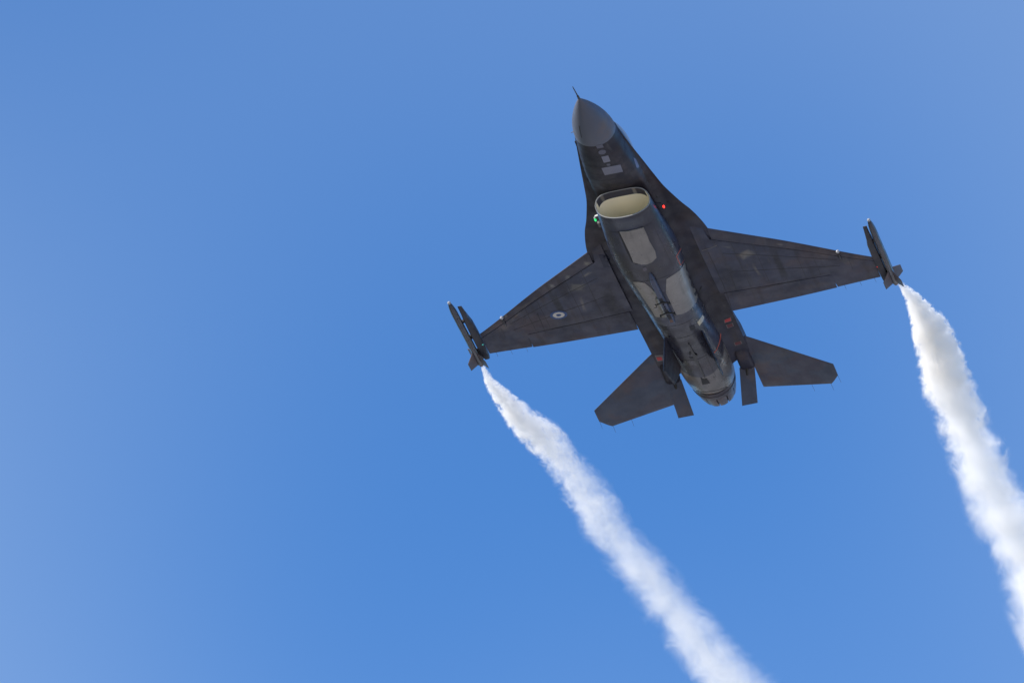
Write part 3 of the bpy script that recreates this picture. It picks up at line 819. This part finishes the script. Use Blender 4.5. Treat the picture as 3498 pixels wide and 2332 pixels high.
MB().tube([(ap.x + .05, .42, ap.z), (ap.x + .03, .50, ap.z)], .022, 8).tube([(ap.x - .08, .515, ap.z), (ap.x + .12, .515, ap.z)], [.014, .022], 8).build('air_data_probe', M_dark, fus)
ap = on(c1(150, 450), 1, 0.47)
MB().tube([(ap.x, .36, ap.z + .02), (ap.x, .52, ap.z)], [.016, .006], 8).build('air_data_probe', M_frame, rad)

# ---------------------------------------------------------------- wingtip smoke pods (missile bodies) and their smoke
def wmat(): return JET.copy()
def missile(s, label):
    r = bpy.data.objects.new('wingtip_missile', None); COL.objects.link(r); r.matrix_world = JET @ Matrix.Translation((10.634, s * 4.850, 0.035))
    tag(r, label, 'missile', 'missiles on the wingtip rails')
    prof = [(-3.00, .022), (-2.985, .03), (-2.90, .046), (-2.78, .062), (-2.62, .073), (-2.5, .076), (-.62, .076), (-.60, .071), (-.14, .071), (-.12, .064), (0, .055), (0, .04), (-.05, .03)]
    bd = link('body', *loft([[(x, q * math.cos(a), q * math.sin(a)) for a in (2 * math.pi * k / 28 for k in range(28))] for x, q in prof]), M_miss, r, sharp=30)
    MB().ball((-3.005, 0, 0), .040, 10).build('seeker_dome', M_dome, r)
    MB().tube([(-2.35, s * -0.02, -.074), (-.75, s * -0.02, -.074)], .010, 6).build('cable_fairing', M_fin, bd)
    link('tail_pipe', *loft([[(x, q * math.cos(a), q * math.sin(a)) for a in (2 * math.pi * k / 20 for k in range(20))] for x, q in ((-.02, .058), (.03, .052), (.03, .04), (0.0, .038))]), plain('burnt_tail_pipe', (0.16, 0.09, 0.06), 0.5, 0.3), r)
    for k in range(4):
        a = math.radians(45 + 90 * k + 3); d = Vector((0, math.cos(a), math.sin(a))); nn = Vector((0, -math.sin(a), math.cos(a)))
        P = [Vector((-.66, 0, 0)) + d * .06, Vector((-.44, 0, 0)) + d * .29, Vector((-.13, 0, 0)) + d * .29, Vector((-.08, 0, 0)) + d * .06]
        f = MB().prism(P, nn * .012).build('tail_fin', M_fin, r)
        MB().tube([P[3] + Vector((-.16, 0, 0)), P[3] + Vector((0.02, 0, 0))], .016, 8).build('fin_hinge', M_darkm if k % 2 else M_light, f)
    return r
missile(1, 'slim dark missile-shaped smoke pod on the rail of the wing with the roundel')
missile(-1, 'slim dark missile-shaped smoke pod on the rail of the wing with a red tip light')

K = PW / 2352.0
TR = {1: dict(c=[(1110, 843), (1122, 868), (1145, 905), (1200, 965), (1283, 1045), (1348, 1135), (1432, 1260), (1534, 1380), (1613, 1478), (1688, 1572), (1775, 1685)],
              w=[5, 10, 19, 34, 46, 56, 63, 67, 74, 84, 96]),
      -1: dict(c=[(2066, 650), (2082, 668), (2105, 700), (2134, 752), (2152, 800), (2176, 880), (2212, 965), (2262, 1085), (2312, 1190), (2378, 1320), (2450, 1462), (2540, 1640)],
              w=[6, 11, 21, 38, 49, 56, 63, 73, 83, 93, 102, 112])}
def smoke(s, label):
    T = TR[s]
    P = [on((x * K, y * K), 2, 0.035) for x, y in T['c']]
    pxm = FPX / 190.0
    Rr = [w_ * K / pxm for w_ in T['w']]
    O = P[0]; e3 = (P[-1] - P[0]).normalized(); e2 = Vector((0, 0, 1)); e1 = e2.cross(e3).normalized(); e2 = e3.cross(e1)
    Wl = [(p - O).dot(e3) for p in P]; U = [(p - O).dot(e1) for p in P]
    Ltot = Wl[-1]
    fU = cubic(list(zip(Wl, U))); fR = cubic(list(zip(Wl, Rr)))
    print('smoke', s, 'length %.1f' % Ltot, 'offset', [round(u, 2) for u in U], 'radius', [round(r, 2) for r in Rr])
    n = 90; rings = []
    EXT = 1.34
    for i in range(n + 1):
        q = Ltot * i / n; r = fR(q) * EXT + 0.01
        ring = []
        for k in range(28):
            a = 2 * math.pi * k / 28
            j = 1 + 0.10 * noise.noise(Vector((math.cos(a) * 1.5, math.sin(a) * 1.5, q * 1.3 + 9 * s)))
            ring.append((fU(q) + r * j * math.cos(a), r * j * math.sin(a), q))
        rings.append(ring)
    m, t, Nn, Ll = nodes('white_smoke')
    o_ = Nn('ShaderNodeOutputMaterial'); pv = Nn('ShaderNodeVolumePrincipled')
    co = Nn('ShaderNodeTexCoord').outputs['Object']
    sp = Nn('ShaderNodeSeparateXYZ'); Ll(co, sp.inputs[0])
    q = math_n(t, 'DIVIDE', sp.outputs[2], Ltot, clamp=True)
    def curve(f, lo, hi, npt=14):
        c = Nn('ShaderNodeFloatCurve'); cm = c.mapping; cv = cm.curves[0]
        ts = [(i / (npt - 1)) ** 1.6 for i in range(npt)]
        while len(cv.points) < npt: cv.points.new(0.5, 0.5)
        for p_, tt in zip(cv.points, ts): p_.location = (tt, (f(tt * Ltot) - lo) / (hi - lo))
        cm.update(); Ll(q, c.inputs['Value'])
        return math_n(t, 'MULTIPLY_ADD', c.outputs[0], hi - lo, lo)
    cu = curve(fU, min(U) - .1, max(U) + .1); cr_ = curve(fR, 0.0, max(Rr))
    ph = [0.0]
    for i in range(200): ph.append(ph[-1] + 0.6 * Ltot / 200 / max(0.12, fR(Ltot * (i + .5) / 200)))
    fF = lambda w_: ph[min(200, int(w_ / Ltot * 200 + 1e-6))]
    cf = curve(fF, 0.0, ph[-1])
    du = math_n(t, 'DIVIDE', math_n(t, 'SUBTRACT', sp.outputs[0], cu), cr_); dv = math_n(t, 'DIVIDE', sp.outputs[1], cr_)
    cb = Nn('ShaderNodeCombineXYZ'); Ll(du, cb.inputs[0]); Ll(dv, cb.inputs[1]); Ll(cf, cb.inputs[2])
    rho = math_n(t, 'SQRT', math_n(t, 'ADD', math_n(t, 'MULTIPLY', du, du), math_n(t, 'MULTIPLY', dv, dv)))
    n1 = noise_n(t, cb.outputs[0], 1.3, 7, 0.64, 3.7 + 5 * s, None, 1.1)
    n2 = noise_n(t, cb.outputs[0], 0.42, 2, 0.5, 13 + s)
    n3 = noise_n(t, cb.outputs[0], 3.0, 7, 0.64, 29 + s, (1.0, 1.0, 0.7), 1.8)
    e = math_n(t, 'ADD', rho, math_n(t, 'MULTIPLY', math_n(t, 'SUBTRACT', n1, 0.5), maprange(t, q, 0.05, 0.5, 3.2, 2.0)))
    e = math_n(t, 'ADD', e, math_n(t, 'MULTIPLY', math_n(t, 'SUBTRACT', n2, 0.5), 1.1))
    soft = maprange(t, q, 0.0, 0.4, 0.82, 0.25)
    mr = Nn('ShaderNodeMapRange'); mr.interpolation_type = 'SMOOTHSTEP'
    Ll(e, mr.inputs['Value']); mr.inputs['From Min'].default_value = 1.10; Ll(soft, mr.inputs['From Max'])
    shell = mr.outputs['Result']
    # thin curling wisps outside, denser core streaming off-centre
    wisp = math_n(t, 'ADD', math_n(t, 'MULTIPLY', maprange(t, n3, 0.42, 0.62), 1.5), 0.04)
    fk = maprange(t, q, 0.15, 0.6, 0.0, 0.85)
    wisp = math_n(t, 'ADD', math_n(t, 'MULTIPLY', wisp, math_n(t, 'SUBTRACT', 1.0, fk)), math_n(t, 'MULTIPLY', fk, 0.75))
    core = maprange(t, math_n(t, 'ADD', e, math_n(t, 'MULTIPLY', du, 0.32 * (-1 if s > 0 else 1))), 0.62, 0.0)
    lim = maprange(t, rho, 1.32, 1.02)
    d0 = 10.0 if s < 0 else 9.0; d1 = (2.2 if s < 0 else 0.85)
    dn = math_n(t, 'ADD', maprange(t, q, 0.0, 0.26, d0, 0.0), maprange(t, q, 0.0, 0.5, d1 * 2.0, d1))
    side = maprange(t, math_n(t, 'MULTIPLY', du, -1 if s > 0 else 1), -0.1, 0.9, 1.0, 0.88)
    shell = math_n(t, 'MULTIPLY', shell, side)
    body = math_n(t, 'ADD', math_n(t, 'MULTIPLY', shell, wisp), math_n(t, 'MULTIPLY', core, maprange(t, n1, 0.3, 0.6, 0.9, 0.35)))
    dens = math_n(t, 'MULTIPLY', math_n(t, 'MULTIPLY', dn, lim), body)
    Ll(dens, pv.inputs['Density'])
    pv.inputs['Color'].default_value = (0.997, 0.985, 0.966, 1)
    pv.inputs['Anisotropy'].default_value = 0.0
    Ll(pv.outputs[0], o_.inputs['Volume'])
    try: m.cycles.volume_step_rate = 0.05
    except Exception as ex: print('step', ex)
    ob = link('smoke_trail', *loft(rings), m)
    fr = Matrix((e1, e2, e3)).transposed().to_4x4(); fr.translation = O
    ob.matrix_world = JET @ Matrix.Translation((0.0, 0, 0)) @ fr
    tag(ob, label, 'smoke', 'smoke trails')
    return ob
smoke(1, 'thin white smoke trail streaming from the pod on the wing with the roundel')
smoke(-1, 'dense bright white smoke trail streaming from the pod beside the red tip light')
